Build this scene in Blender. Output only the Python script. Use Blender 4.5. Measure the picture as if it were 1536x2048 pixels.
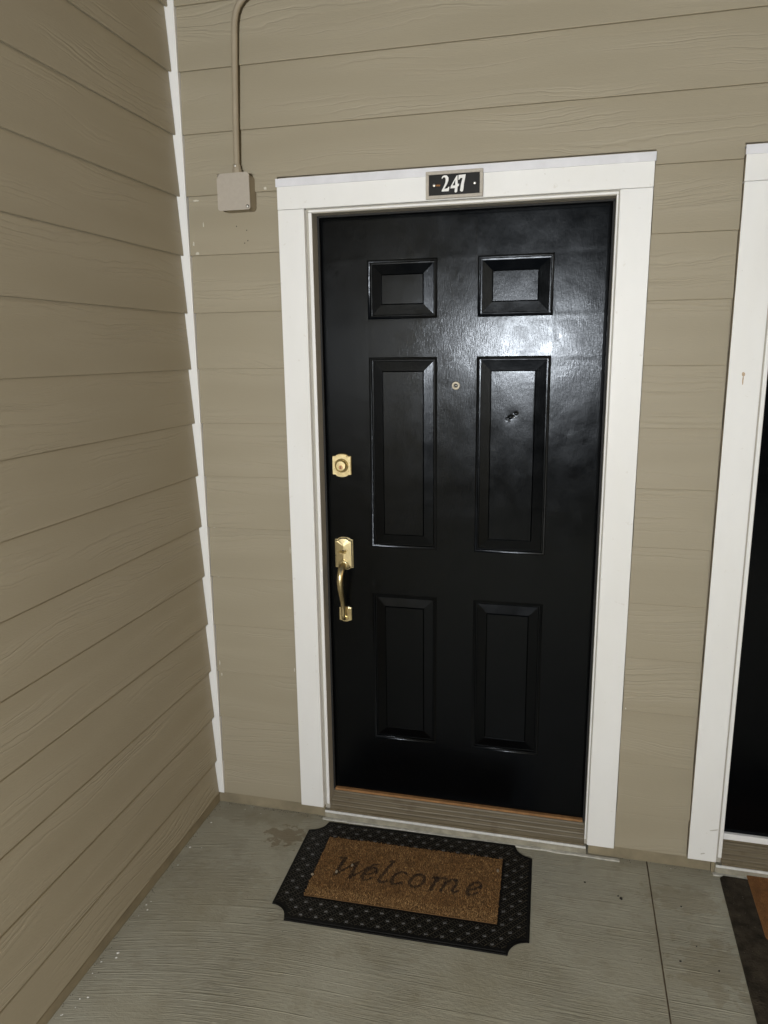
import bpy, bmesh, math, random
from mathutils import Vector, Matrix, noise
from mathutils.geometry import tessellate_polygon
random.seed(7)
sc = bpy.context.scene
for o in list(bpy.data.objects): bpy.data.objects.remove(o)
COL = sc.collection

# ------------------------------------------------------------------ camera
CX, CY, CZ = 0.0312, -2.3477, 1.7013
cam = bpy.data.cameras.new('camera'); camo = bpy.data.objects.new('camera', cam); COL.objects.link(camo)
yaw, pitch, roll = math.radians(13.982), math.radians(-12.139), math.radians(-0.724)
fwd = Vector((-math.sin(yaw)*math.cos(pitch), math.cos(yaw)*math.cos(pitch), math.sin(pitch)))
rt = Vector((math.cos(yaw), math.sin(yaw), 0)); up = rt.cross(fwd)
r2 = rt*math.cos(roll) + up*math.sin(roll); u2 = -rt*math.sin(roll) + up*math.cos(roll)
camo.matrix_world = Matrix(((r2.x, u2.x, -fwd.x, CX), (r2.y, u2.y, -fwd.y, CY), (r2.z, u2.z, -fwd.z, CZ), (0, 0, 0, 1)))
cam.sensor_fit = 'HORIZONTAL'; cam.sensor_width = 36.0; cam.lens = 36.0*1476.45/1536.0
cam.clip_start = 0.02; cam.clip_end = 2000
sc.camera = camo
# ------------------------------------------------------------------ world: dim evening sky
w = bpy.data.worlds.new('World'); sc.world = w; w.use_nodes = True
nt = w.node_tree; nt.nodes.clear()
wo = nt.nodes.new('ShaderNodeOutputWorld'); bg = nt.nodes.new('ShaderNodeBackground'); sky = nt.nodes.new('ShaderNodeTexSky')
sky.sky_type = 'NISHITA'; sky.sun_disc = False
sky.sun_elevation = math.radians(15.0); sky.sun_rotation = math.radians(100)      # dusk, the last glow off to the right
sky.air_density = 1.0; sky.dust_density = 2.0; sky.ozone_density = 0.5
bg.inputs['Strength'].default_value = 0.0085
nt.links.new(sky.outputs[0], bg.inputs[0]); nt.links.new(bg.outputs[0], wo.inputs[0])
LAMP_POS, LAMP_R, LAMP_L = (-0.33, -3.75, 1.74), 0.10, 298.0    # assumed globe lamp, unseen, placed from the glare in the door (built below)
sc.view_settings.view_transform = 'Standard'; sc.view_settings.look = 'None'
sc.view_settings.exposure = 1.9; sc.view_settings.gamma = 1.0; sc.view_settings.use_curve_mapping = False
sc.render.engine = 'CYCLES'
sc.cycles.max_bounces = 5; sc.cycles.diffuse_bounces = 3; sc.cycles.glossy_bounces = 3; sc.cycles.caustics_reflective = False; sc.cycles.caustics_refractive = False

# ------------------------------------------------------------------ helpers
def link(name, me, parent=None, label=None, cat=None, group=None, kind=None, loc=(0, 0, 0), rotz=0.0):
    o = bpy.data.objects.new(name, me); COL.objects.link(o)
    o.location = loc; o.rotation_euler = (0, 0, rotz)
    if parent: o.parent = parent
    if label: o['label'] = label
    if cat: o['category'] = cat
    if group: o['group'] = group
    if kind: o['kind'] = kind
    return o
def empty(name, label=None, cat=None, group=None, kind=None, loc=(0, 0, 0), rotz=0.0):
    return link(name, None, None, label, cat, group, kind, loc, rotz)
def mesh(name, bm, mats, smooth=False):
    me = bpy.data.meshes.new(name)
    bmesh.ops.recalc_face_normals(bm, faces=bm.faces[:])
    bm.to_mesh(me); bm.free()
    for m in (mats if isinstance(mats, (list, tuple)) else [mats]): me.materials.append(m)
    if smooth: me.polygons.foreach_set('use_smooth', [True]*len(me.polygons))
    if any(p.use_smooth for p in me.polygons): me.set_sharp_from_angle(angle=math.radians(40))
    return me
def pyd(name, vs, fs, mats, smooth=False, mi=None):
    me = bpy.data.meshes.new(name); me.from_pydata(vs, [], fs); me.update()
    for m in (mats if isinstance(mats, (list, tuple)) else [mats]): me.materials.append(m)
    if mi: me.polygons.foreach_set('material_index', mi)
    if smooth: me.polygons.foreach_set('use_smooth', [True]*len(me.polygons))
    return me
def box(bm, x0, x1, y0, y1, z0, z1, bev=0.0, seg=2):
    r = bmesh.ops.create_cube(bm, size=1.0)
    for v in r['verts']:
        v.co = Vector(((x0+x1)/2+v.co.x*(x1-x0), (y0+y1)/2+v.co.y*(y1-y0), (z0+z1)/2+v.co.z*(z1-z0)))
    if bev > 0:
        es = list({e for v in r['verts'] for e in v.link_edges})
        bmesh.ops.bevel(bm, geom=es, offset=bev, segments=seg, profile=0.5, affect='EDGES')
def boxo(name, dims, mat, parent, bev=0.0015, **k):
    bm = bmesh.new(); box(bm, *dims, bev=bev); return link(name, mesh(name, bm, mat), parent, **k)
def tube(bm, pts, rad, n=14, cap=True):
    rings = []
    up0 = Vector((1, 0, 0))
    for i, p in enumerate(pts):
        p = Vector(p); a = Vector(pts[max(i-1, 0)]); b = Vector(pts[min(i+1, len(pts)-1)])
        t = (b-a).normalized(); u = (up0 - t*up0.dot(t))
        if u.length < 1e-4: u = Vector((0, 0, 1)) - t*t.z
        u.normalize(); v = t.cross(u)
        r = rad[i] if isinstance(rad, (list, tuple)) else rad
        rings.append([bm.verts.new(p + u*(r*math.cos(2*math.pi*k/n)) + v*(r*math.sin(2*math.pi*k/n))) for k in range(n)])
    for a, b in zip(rings, rings[1:]):
        for k in range(n): bm.faces.new((a[k], a[(k+1) % n], b[(k+1) % n], b[k])).smooth = True
    if cap: bm.faces.new(rings[0][::-1]); bm.faces.new(rings[-1])
def lathe_y(bm, cx, cz, prof, n=40):           # profile of (radius, y), axis along y
    rings = []
    for r, y in prof:
        rings.append([bm.verts.new((cx+r*math.cos(2*math.pi*k/n), y, cz+r*math.sin(2*math.pi*k/n))) for k in range(n)])
    for a, b in zip(rings, rings[1:]):
        for k in range(n): bm.faces.new((a[k], a[(k+1) % n], b[(k+1) % n], b[k])).smooth = True
    bm.faces.new(rings[-1]); bm.faces.new(rings[0][::-1])
def prism(bm, outline, y0, y1, bev=0.0, holes=()):    # outline in (x,z); front at y0 (towards the viewer), back at y1
    loops = [list(outline)] + [list(h) for h in holes]
    tris = tessellate_polygon([[Vector((x, z, 0)) for x, z in l] for l in loops])
    flat = [p for l in loops for p in l]
    f = [bm.verts.new((x, y0, z)) for x, z in flat]; b = [bm.verts.new((x, y1, z)) for x, z in flat]
    if not holes:
        bm.faces.new(f); bm.faces.new(b[::-1])
    else:
        for t in tris:
            bm.faces.new([f[i] for i in t]); bm.faces.new([b[i] for i in t][::-1])
    s = 0
    for l in loops:
        n = len(l)
        for i in range(n):
            j = (i+1) % n; bm.faces.new((f[s+i], f[s+j], b[s+j], b[s+i]))
        s += n
    if bev and not holes:
        es = [e for e in bm.edges if e.verts[0] in f and e.verts[1] in f]
        bmesh.ops.bevel(bm, geom=es, offset=bev, segments=2, profile=0.5, affect='EDGES')

# ------------------------------------------------------------------ materials
class N:
    def __init__(s, name):
        s.m = bpy.data.materials.new(name); s.m.use_nodes = True; s.t = s.m.node_tree
        s.b = s.t.nodes['Principled BSDF']
    def n(s, typ, **k):
        x = s.t.nodes.new('ShaderNode'+typ)
        for a, v in k.items(): setattr(x, a, v)
        return x
    def l(s, a, b): s.t.links.new(a, b)
    def coord(s, kind='Object', rnd=False, scale=(1, 1, 1)):
        tc = s.n('TexCoord'); v = tc.outputs[kind]
        if rnd:
            oi = s.n('ObjectInfo'); mu = s.n('Math', operation='MULTIPLY'); s.l(oi.outputs['Random'], mu.inputs[0]); mu.inputs[1].default_value = 53.0
            ad = s.n('VectorMath', operation='ADD'); s.l(v, ad.inputs[0]); s.l(mu.outputs[0], ad.inputs[1]); v = ad.outputs[0]
        return s.scale(v, scale)
    def scale(s, v, sc_):
        if sc_ == (1, 1, 1): return v
        mp = s.n('VectorMath', operation='MULTIPLY'); s.l(v, mp.inputs[0]); mp.inputs[1].default_value = sc_; return mp.outputs[0]
    def noise(s, v, scale, detail=3, rough=0.5, dist=0.0):
        x = s.n('TexNoise'); s.l(v, x.inputs['Vector']); x.inputs['Scale'].default_value = scale
        x.inputs['Detail'].default_value = detail; x.inputs['Roughness'].default_value = rough; x.inputs['Distortion'].default_value = dist
        return x.outputs['Fac']
    def ramp(s, f, stops):
        x = s.n('ValToRGB'); e = x.color_ramp.elements
        while len(e) < len(stops): e.new(0.5)
        for i, (p, c) in enumerate(stops):
            e[i].position = p; e[i].color = (c, c, c, 1) if isinstance(c, (int, float)) else (*c, 1)
        s.l(f, x.inputs[0]); return x.outputs[0]
    def math(s, op, a, b=None, c=None):
        x = s.n('Math', operation=op)
        for i, q in enumerate((a, b, c)):
            if q is None: continue
            if isinstance(q, (int, float)): x.inputs[i].default_value = q
            else: s.l(q, x.inputs[i])
        return x.outputs[0]
    def mix(s, f, a, b, mode='MIX'):
        x = s.n('Mix', data_type='RGBA', blend_type=mode)
        for i, q in ((0, f), (6, a), (7, b)):
            if isinstance(q, (int, float)): x.inputs[i].default_value = q
            elif isinstance(q, tuple): x.inputs[i].default_value = (*q, 1)
            else: s.l(q, x.inputs[i])
        return x.outputs[2]
    def bump(s, h, strength, dist, prev=None):
        x = s.n('Bump'); s.l(h, x.inputs['Height']); x.inputs['Strength'].default_value = strength; x.inputs['Distance'].default_value = dist
        if prev: s.l(prev, x.inputs['Normal'])
        return x.outputs[0]
    def fin(s, col=None, rough=None, nrm=None, metal=None, spec=None):
        for k, q in (('Base Color', col), ('Roughness', rough), ('Metallic', metal), ('Specular IOR Level', spec)):
            if q is None: continue
            if isinstance(q, (int, float)): s.b.inputs[k].default_value = q
            elif isinstance(q, tuple): s.b.inputs[k].default_value = (*q, 1)
            else: s.l(q, s.b.inputs[k])
        if nrm: s.l(nrm, s.b.inputs['Normal'])
        return s.m

SID_A, SID_B = (0.310, 0.273, 0.196), (0.335, 0.297, 0.217)
def mat_siding():
    s = N('painted_fibre_cement_siding'); v = s.coord('Object', True)
    warp = s.noise(s.scale(v, (2.6, 1, 7.0)), 1.0, 0, 0.5)
    warp2 = s.noise(s.scale(v, (26, 1, 60)), 1.0, 0, 0.5)
    off = s.math('ADD', s.math('MULTIPLY', warp, 0.085), s.math('MULTIPLY', warp2, 0.0075))
    sx = s.n('SeparateXYZ'); s.l(v, sx.inputs[0])
    cb = s.n('CombineXYZ'); s.l(sx.outputs[0], cb.inputs[0]); s.l(s.math('ADD', sx.outputs[2], off), cb.inputs[2])
    g1 = s.noise(s.scale(cb.outputs[0], (1.5, 1, 125)), 1.0, 2, 0.55)
    ridge = s.ramp(g1, [(0.36, 0.0), (0.47, 0.8), (0.60, 1.0)])
    mk = s.noise(s.scale(v, (2.0, 1, 13)), 1.0, 0, 0.5)
    mask = s.ramp(mk, [(0.46, 0.05), (0.66, 1.0)])
    h = s.math('MULTIPLY', ridge, mask)
    fine = s.noise(s.scale(v, (90, 1, 420)), 1.0, 0)
    nb = s.bump(s.math('ADD', h, s.math('MULTIPLY', fine, 0.22)), 1.0, 0.0011)
    c = s.mix(s.ramp(mk, [(0.3, 0.0), (0.7, 1.0)]), SID_A, SID_B)
    return s.fin(c, 0.55, nb, spec=0.35)
def mat_white(name='white_trim_paint', base=(0.81, 0.815, 0.805), alt=(0.775, 0.775, 0.755)):
    s = N(name); v = s.coord('Object', True)
    c = s.mix(s.ramp(s.noise(s.scale(v, (3, 3, 1)), 2.0, 4, 0.6), [(0.35, 0.0), (0.7, 1.0)]), base, alt)
    d = s.ramp(s.noise(v, 38, 4, 0.6), [(0.66, 0.0), (0.74, 1.0)])
    c = s.mix(s.math('MULTIPLY', d, 0.28), c, (0.52, 0.48, 0.40))
    sp = s.ramp(s.noise(v, 140, 2, 0.5), [(0.76, 0.0), (0.80, 1.0)])
    c = s.mix(s.math('MULTIPLY', sp, 0.45), c, (0.30, 0.26, 0.20))
    nb = s.bump(s.noise(s.scale(v, (60, 60, 6)), 6.0, 3), 0.25, 0.0006)
    return s.fin(c, 0.42, nb, spec=0.4)
def mat_door():
    s = N('black_gloss_door_paint'); v = s.coord('Object')
    streak = s.noise(s.scale(v, (1, 1, 0.11)), 420, 2, 0.6)
    wav = s.noise(v, 8, 1, 0.5)
    wav2 = s.noise(v, 60, 2, 0.55)
    nb = s.bump(wav, 0.5, 0.0026); nb = s.bump(s.math('ADD', s.math('MULTIPLY', wav2, 0.8), streak), 0.24, 0.0008, nb)
    ro = s.ramp(s.noise(v, 14, 3, 0.6), [(0.3, 0.17), (0.7, 0.245)])
    s.b.inputs['Specular Tint'].default_value = (0.84, 0.91, 1.0, 1)  # blue of the sky's reflection put into the specular tint
    return s.fin((0.0010, 0.0012, 0.0015), ro, nb, spec=0.23)
def mat_brass():
    s = N('polished_brass'); v = s.coord('Object')
    c = s.mix(s.ramp(s.noise(v, 60, 4), [(0.35, 0.0), (0.7, 1.0)]), (0.86, 0.74, 0.44), (0.70, 0.58, 0.33))
    ro = s.ramp(s.noise(v, 90, 4), [(0.3, 0.27), (0.7, 0.36)])
    return s.fin(c, ro, None, metal=1.0)
def mat_plain(name, col, rough=0.5, metal=0.0, nscale=60, var=0.12, bstr=0.2, bdist=0.0005, spec=0.4):
    s = N(name); v = s.coord('Object')
    lo = tuple(c*(1-var) for c in col); hi = tuple(min(1, c*(1+var)) for c in col)
    c = s.mix(s.ramp(s.noise(v, nscale, 4, 0.6), [(0.3, 0.0), (0.7, 1.0)]), lo, hi)
    return s.fin(c, rough, s.bump(s.noise(v, nscale*6, 3), bstr, bdist), metal, spec)
CON_A, CON_B = (0.290, 0.268, 0.196), (0.375, 0.360, 0.288)
def mat_concrete():
    s = N('broom_finished_concrete'); tc = s.coord('Object')
    low = s.noise(tc, 1.7, 2, 0.5)
    sx = s.n('SeparateXYZ'); s.l(tc, sx.inputs[0])
    # the broom swung: strokes bow towards the side wall
    bow = s.math('MULTIPLY', s.math('POWER', s.math('MAXIMUM', s.math('SUBTRACT', -0.60, sx.outputs[0]), 0.0), 2.0), 0.24)
    yy = s.math('ADD', s.math('ADD', sx.outputs[1], s.math('MULTIPLY', low, 0.012)), bow)
    cb = s.n('CombineXYZ'); s.l(sx.outputs[0], cb.inputs[0]); s.l(yy, cb.inputs[1])
    b1 = s.noise(s.scale(cb.outputs[0], (6.5, 240, 1)), 1.0, 3, 0.75)
    patch = s.ramp(s.noise(tc, 3.2, 2, 0.55), [(0.40, 0.10), (0.66, 1.0)])
    b2 = s.noise(s.scale(cb.outputs[0], (1.6, 60, 1)), 1.0, 2, 0.6)
    h = s.math('ADD', s.math('MULTIPLY', s.ramp(b1, [(0.46, 0.0), (0.70, 1.0)]), patch), s.math('MULTIPLY', s.ramp(b2, [(0.60, 0.0), (0.68, 1.0)]), 0.35))
    pit = s.noise(s.scale(tc, (0.5, 1, 1)), 95, 4, 0.75)
    nb = s.bump(s.math('ADD', s.math('MULTIPLY', h, 1.25), pit), 0.9, 0.0019)
    c = s.mix(s.ramp(s.noise(tc, 2.3, 4, 0.6), [(0.32, 0.0), (0.70, 1.0)]), CON_A, CON_B)
    c = s.mix(s.math('MULTIPLY', s.ramp(s.noise(tc, 11, 4, 0.65), [(0.52, 0.0), (0.75, 1.0)]), 0.40), c, (0.19, 0.165, 0.105))
    c = s.mix(s.math('MULTIPLY', s.ramp(b1, [(0.30, 1.0), (0.46, 0.0)]), 0.12), c, (0.14, 0.125, 0.085))
    # brown spill beside the mat
    def blot(c, px, py, rx, ry, col, amt, ns):
        dx = s.math('DIVIDE', s.math('SUBTRACT', sx.outputs[0], px), rx); dy = s.math('DIVIDE', s.math('SUBTRACT', sx.outputs[1], py), ry)
        r = s.math('SQRT', s.math('ADD', s.math('MULTIPLY', dx, dx), s.math('MULTIPLY', dy, dy)))
        r = s.math('ADD', r, s.math('MULTIPLY', s.math('SUBTRACT', s.noise(tc, ns, 4, 0.6), 0.5), 3.2))
        return s.mix(s.math('MULTIPLY', s.ramp(r, [(0.80, 1.0), (0.95, 0.0)]), amt), c, col)
    c = blot(c, -0.900, -0.140, 0.075, 0.060, (0.165, 0.120, 0.064), 0.60, 34)
    c = blot(c, -1.05, -0.05, 0.22, 0.07, (0.20, 0.17, 0.11), 0.25, 16)
    c = blot(c, 0.50, -0.42, 0.12, 0.12, (0.19, 0.155, 0.085), 0.30, 24)
    c = blot(c, 0.45, -0.16, 0.14, 0.06, (0.20, 0.165, 0.095), 0.28, 26)
    c = blot(c, -1.02, -0.42, 0.20, 0.12, (0.24, 0.21, 0.14), 0.25, 24)
    return s.fin(c, 0.55, nb, spec=0.4)
M = dict(
    siding=mat_siding(), white=mat_white(), door=mat_door(), brass=mat_brass(), concrete=mat_concrete(),
    shadebrass=mat_plain('shaded_brass', (0.16, 0.12, 0.05), 0.45, 1.0),
    flash=mat_plain('drip_cap_metal', (0.69, 0.695, 0.73), 0.40, 0.0, 18, 0.06),
    taupe=mat_plain('taupe_paint', (0.315, 0.270, 0.195), 0.6, 0.0, 12, 0.10),
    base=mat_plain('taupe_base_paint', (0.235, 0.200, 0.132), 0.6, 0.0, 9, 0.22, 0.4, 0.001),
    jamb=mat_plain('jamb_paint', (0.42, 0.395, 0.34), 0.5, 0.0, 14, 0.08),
    gasket=mat_plain('weatherstrip_rubber', (0.012, 0.012, 0.012), 0.7),
    boxc=mat_plain('junction_cover_paint', (0.395, 0.355, 0.300), 0.55, 0.0, 80, 0.04),
    steel=mat_plain('galvanised_steel', (0.62, 0.60, 0.56), 0.35, 1.0, 90, 0.12),
    dark=mat_plain('black_void', (0.01, 0.009, 0.008), 0.8),
    sign_frame=mat_plain('sign_frame', (0.42, 0.385, 0.33), 0.5, 0.0, 120, 0.10),
    sign_black=mat_plain('sign_plate', (0.006, 0.006, 0.005), 0.45, 0.0, 60, 0.3, spec=0.2),
    sign_white=mat_plain('sign_digit', (0.80, 0.80, 0.78), 0.4, 0.0, 60, 0.03),
    rust=mat_plain('rust', (0.24, 0.11, 0.035), 0.8, 0.0, 300, 0.4),
    sill=None, wood=mat_plain('bare_pine_strip', (0.30, 0.155, 0.062), 0.6, 0.0, 40, 0.25),
    alu=mat_plain('sill_nosing_metal', (0.66, 0.66, 0.64), 0.4, 0.0, 50, 0.12, 0.3),
    silldirt=mat_plain('sill_face_grime', (0.30, 0.28, 0.22), 0.7, 0.0, 35, 0.25, 0.5, 0.001),
    caulk=mat_plain('caulk', (0.50, 0.49, 0.44), 0.6, 0.0, 45, 0.22, 0.6, 0.002),
    rubber=mat_plain('black_rubber', (0.0045, 0.0043, 0.0040), 0.6, 0.0, 120, 0.35, 0.4, 0.0008, 0.2),
    stud=mat_plain('grey_rubber_stud', (0.070, 0.068, 0.064), 0.38, 0.0, 200, 0.4),  # studs greyer than the rubber around them
    weave=mat_plain('rubber_weave', (0.016, 0.0135, 0.009), 0.38, 0.0, 200, 0.4, spec=0.45),
    coirbase=mat_plain('coir_backing', (0.12, 0.065, 0.024), 0.9),
    coir1=mat_plain('coir_fibre', (0.245, 0.125, 0.040), 0.75, 0.0, 50, 0.25),
    coir2=mat_plain('coir_fibre_pale', (0.38, 0.220, 0.085), 0.75, 0.0, 50, 0.2),
    coir3=mat_plain('coir_fibre_brown', (0.115, 0.055, 0.017), 0.8, 0.0, 50, 0.25),
    ink=mat_plain('coir_fibre_dyed', (0.017, 0.009, 0.005), 0.85, 0.0, 50, 0.3),
    oldmat=mat_plain('worn_grey_mat', (0.036, 0.029, 0.020), 0.85, 0.0, 26, 0.6, 0.9, 0.004, 0.15),
    oldcoir=mat_plain('rust_orange_carpet', (0.20, 0.088, 0.026), 0.85, 0.0, 40, 0.25, 0.8, 0.002),
    chip=mat_plain('dark_chip', (0.02, 0.016, 0.012), 0.7), flake=mat_plain('paint_flake', (0.70, 0.69, 0.65), 0.6),
    ground=mat_plain('dark_grass_ground', (0.05, 0.06, 0.03), 0.9, 0.0, 2, 0.3),
)
def mat_sill():
    s = N('weathered_sill'); v = s.coord('Object')
    g = s.noise(s.scale(v, (4, 160, 160)), 1.0, 4, 0.6)
    c = s.mix(s.ramp(g, [(0.3, 0.0), (0.7, 1.0)]), (0.100, 0.078, 0.045), (0.185, 0.155, 0.102))
    c = s.mix(s.math('MULTIPLY', s.ramp(s.noise(v, 16, 5), [(0.58, 0.0), (0.70, 1.0)]), 0.5), c, (0.09, 0.065, 0.035))
    return s.fin(c, 0.5, s.bump(g, 0.4, 0.001), spec=0.4)
M['sill'] = mat_sill()

# ------------------------------------------------------------------ ground and floor
def sheet(x0, x1, y0, y1, z): return [(x0, y0, z), (x1, y0, z), (x1, y1, z), (x0, y1, z)]
link('ground', pyd('ground', sheet(-900, 900, -900, 900, -3.2), [(0, 1, 2, 3)], M['ground']), kind='structure')
floor = empty('floor', kind='structure')
JX = 0.3515
XR_ = 3.2
def slab(x0, x1):
    bm = bmesh.new(); box(bm, x0, x1, -9.0, 0.10, -0.14, 0.0, bev=0.0018, seg=2)
    return link('slab', mesh('slab', bm, M['concrete']), floor)
slab(-1.40, JX-0.0021); slab(JX+0.0021, 3.2)
boxo('joint_filler', (JX-0.0020, JX+0.0020, -9.0, 0.10, -0.10, -0.0022), mat_plain('joint_dirt', (0.085, 0.062, 0.036), 0.9, 0.0, 40, 0.5), floor, 0)

# ------------------------------------------------------------------ assumed lit globe lamp, unseen behind the viewer, read off the door's glare
lp = empty('assumed_globe_lamp', 'assumed lit globe lamp on an added post, unseen behind the viewer, glaring in the door', 'lamp', loc=(LAMP_POS[0], LAMP_POS[1], 0))
def mat_glow():
    s = N('assumed_lit_globe'); s.fin((0.8, 0.8, 0.8), 0.4)
    s.b.inputs['Emission Color'].default_value = (1.0, 1.0, 0.995, 1); s.b.inputs['Emission Strength'].default_value = LAMP_L
    return s.m
bm = bmesh.new(); bmesh.ops.create_icosphere(bm, subdivisions=2, radius=LAMP_R, matrix=Matrix.Translation((0, 0, LAMP_POS[2]))); link('globe', mesh('globe', bm, mat_glow(), True), lp)
bm = bmesh.new(); tube(bm, [(0, 0, 0.03), (0, 0, LAMP_POS[2]-LAMP_R-0.02)], 0.035, 16); link('post', mesh('post', bm, M['gasket']), lp)  # post, fitter and base are added only to carry the assumed globe
bm = bmesh.new(); tube(bm, [(0, 0, LAMP_POS[2]-LAMP_R-0.03), (0, 0, LAMP_POS[2]-LAMP_R+0.015)], [0.045, 0.06], 16); link('fitter', mesh('fitter', bm, M['gasket']), lp)
bm = bmesh.new(); tube(bm, [(0, 0, 0.0), (0, 0, 0.03)], [0.09, 0.07], 20); link('base', mesh('base', bm, M['gasket']), lp)
# ------------------------------------------------------------------ lap siding walls
LP = 0.184023; ZT = 2.75931
def lapz(k): return ZT - k*LP
XL = -1.231
def lap_profile(z0, z1):
    # cross-section (y, z): butt edge proud at the bottom, thin at the top, real 8 mm thick board
    return [(-0.0060, z0), (-0.0092, z0+0.0003), (-0.0104, z0+0.0011), (-0.0108, z0+0.0024), (0.0022, z1+0.030), (0.0100, z1+0.030), (0.0030, z0+0.0030)]
def board(parent, x0, x1, z0, z1, rotz=0.0, loc=(0, 0, 0), notch=None):
    """A clapboard; local x along its length, local origin at its left end. notch=(xa,xb,zc): raised lower edge there."""
    segs = []
    xs = [x0, x1] if not notch else sorted({x0, x1, *[q for n_ in notch for q in n_[:2]]})
    vs, fs = [], []
    j = random.uniform(-0.0009, 0.0009)
    for a, b in zip(xs, xs[1:]):
        zb = z0
        for n_ in (notch or []):
            if a >= n_[0]-1e-6 and b <= n_[1]+1e-6: zb = n_[2]
        n = max(1, int((b-a)/0.12)); pr = lap_profile(z0, z1)
        if zb != z0:
            t = (zb-z0)/(z1-z0); yb = -0.0108+0.0130*t*0.86
            pr = [(yb+0.004, zb), (yb+0.002, zb+0.0004), (yb+0.0007, zb+0.001), (yb, zb+0.002), (0.0022, z1+0.030), (0.0100, z1+0.030), (yb+0.0078, zb+0.001)]
        base = len(vs)
        for i in range(n+1):
            x = a+(b-a)*i/n
            for q, (y, z) in enumerate(pr):
                wob = 0.0011*noise.noise(Vector((x*1.7, z0*9.1, 3.3+rotz)))
                vs.append((x-x0, y+j*0.4+(wob if q < 4 else 0), z+(0.0012*noise.noise(Vector((x*1.1, z0*5, 9+rotz)))+j if q in (0, 1, 2, 3, 6) else 0)))
        for i in range(n):
            for q in range(7):
                q2 = (q+1) % 7
                fs.append((base+i*7+q, base+(i+1)*7+q, base+(i+1)*7+q2, base+i*7+q2))
        fs.append([base+q for q in range(7)]); fs.append([base+n*7+q for q in range(7)][::-1])
    me = pyd('siding_board', vs, fs, M['siding'])
    bm = bmesh.new(); bm.from_mesh(me); bmesh.ops.recalc_face_normals(bm, faces=bm.faces[:]); bm.to_mesh(me); bm.free()
    if rotz == 0.0: l = (x0, 0, 0)
    else: l = (loc[0], x0, 0)
    return link('siding_board', me, parent, loc=l, rotz=rotz)

bw = empty('entrance_wall', 'taupe lap siding wall holding both black doors', 'wall')
boxo('sheathing', (-1.40, -0.80, 0.012, 0.10, 0.0, 2.904), M['taupe'], bw, 0)
boxo('sheathing', (0.16, 0.555, 0.012, 0.10, 0.0, 2.904), M['taupe'], bw, 0)
boxo('sheathing', (1.51, 3.2, 0.012, 0.10, 0.0, 2.904), M['taupe'], bw, 0)
boxo('sheathing', (-0.80, 0.16, 0.0125, 0.10, 2.165, 2.904), M['taupe'], bw, 0)
boxo('sheathing', (0.555, 1.51, 0.0125, 0.10, 2.165, 2.904), M['taupe'], bw, 0)
DX2 = 1.357                                        # second doorway, same frame further right
CO_L, CO_R = -0.882, 0.2405                        # casing outer edges
CB = 0.0485                                        # casing / siding bottom
CT = -1.2005                                       # corner trim right edge
XEND = 3.2
for k in range(0, 16):
    z0, z1 = lapz(k), lapz(k-1)
    if k <= 2: board(bw, CT+0.001, XEND, z0, z1)
    elif k == 3:
        board(bw, CT+0.001, XEND, z0, z1, notch=[(CO_L-0.003, CO_R+0.003, 2.2465), (CO_L+DX2-0.004, CO_R+DX2+0.003, 2.2465)])
    else:
        zb = z0 if k < 15 else CB
        r = random.uniform
        board(bw, CT+0.001+r(0, 0.0015), CO_L-r(0.0015, 0.0032), zb, z1)
        board(bw, CO_R+r(0.0018, 0.0036), CO_L+DX2-r(0.002, 0.006), zb, z1)
        board(bw, CO_R+DX2+0.002, XEND, zb, z1)
boxo('corner_trim', (XL-0.03, CT, -0.0140, 0.012, CB, 2.904), M['white'], bw, 0.0015, label='narrow white corner strip between the two siding walls')
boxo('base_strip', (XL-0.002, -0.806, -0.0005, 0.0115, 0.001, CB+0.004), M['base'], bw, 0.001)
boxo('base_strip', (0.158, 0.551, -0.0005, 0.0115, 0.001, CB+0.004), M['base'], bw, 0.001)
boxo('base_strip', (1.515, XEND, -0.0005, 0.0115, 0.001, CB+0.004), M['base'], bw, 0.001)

sw = empty('side_wall', 'taupe lap siding side wall filling the left edge', 'wall')
boxo('sheathing', (-1.40, XL-0.012, -8.0, -0.001, 0.0, 2.904), M['taupe'], sw, 0)
for k in range(0, 16):
    z0, z1 = lapz(k), lapz(k-1); zb = z0 if k < 15 else CB-0.004
    board(sw, -8.0, -0.0150-random.uniform(0.0, 0.0025), zb, z1, rotz=math.pi/2, loc=(XL, 0, 0))
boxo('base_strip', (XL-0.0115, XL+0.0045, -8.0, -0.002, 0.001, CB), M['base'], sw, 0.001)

# caulk smears on the wall ends, white chips of paint
def smear(parent, x, y, z, w_, h_, mat, seed, name='paint_smear'):
    rr = random.Random(seed); n = 9
    pts = [(x+w_*0.5*math.cos(2*math.pi*i/n)*rr.uniform(0.5, 1.1), z+h_*0.5*math.sin(2*math.pi*i/n)*rr.uniform(0.5, 1.1)) for i in range(n)]
    bm = bmesh.new(); prism(bm, pts, y-0.0008, y+0.004); link(name, mesh(name, bm, mat), parent)
M['smear'] = mat_plain('caulk_smear', (0.56, 0.53, 0.45), 0.6)
for i, (x, z, a, b) in enumerate([(-1.172, 2.205-0.010, 0.022, 0.007), (-1.185, 2.06, 0.008, 0.018), (-1.148, 2.118, 0.004, 0.022), (-1.172, 2.03, 0.016, 0.012), (-1.182, 1.102, 0.026, 0.006),
        (-1.174, 0.917, 0.020, 0.005), (-1.187, 0.585, 0.005, 0.022), (-1.186, 0.536, 0.006, 0.016), (-0.892, 0.585, 0.004, 0.020), (0.252, 0.560, 0.006, 0.008), (-0.8925, 1.03, 0.003, 0.03), (-0.925, 2.215, 0.012, 0.012)]):
    t_ = ((z-ZT)/LP) % 1.0
    smear(bw, x, -0.0108+0.0112*t_, z, a, b, M['smear'], i)
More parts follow.
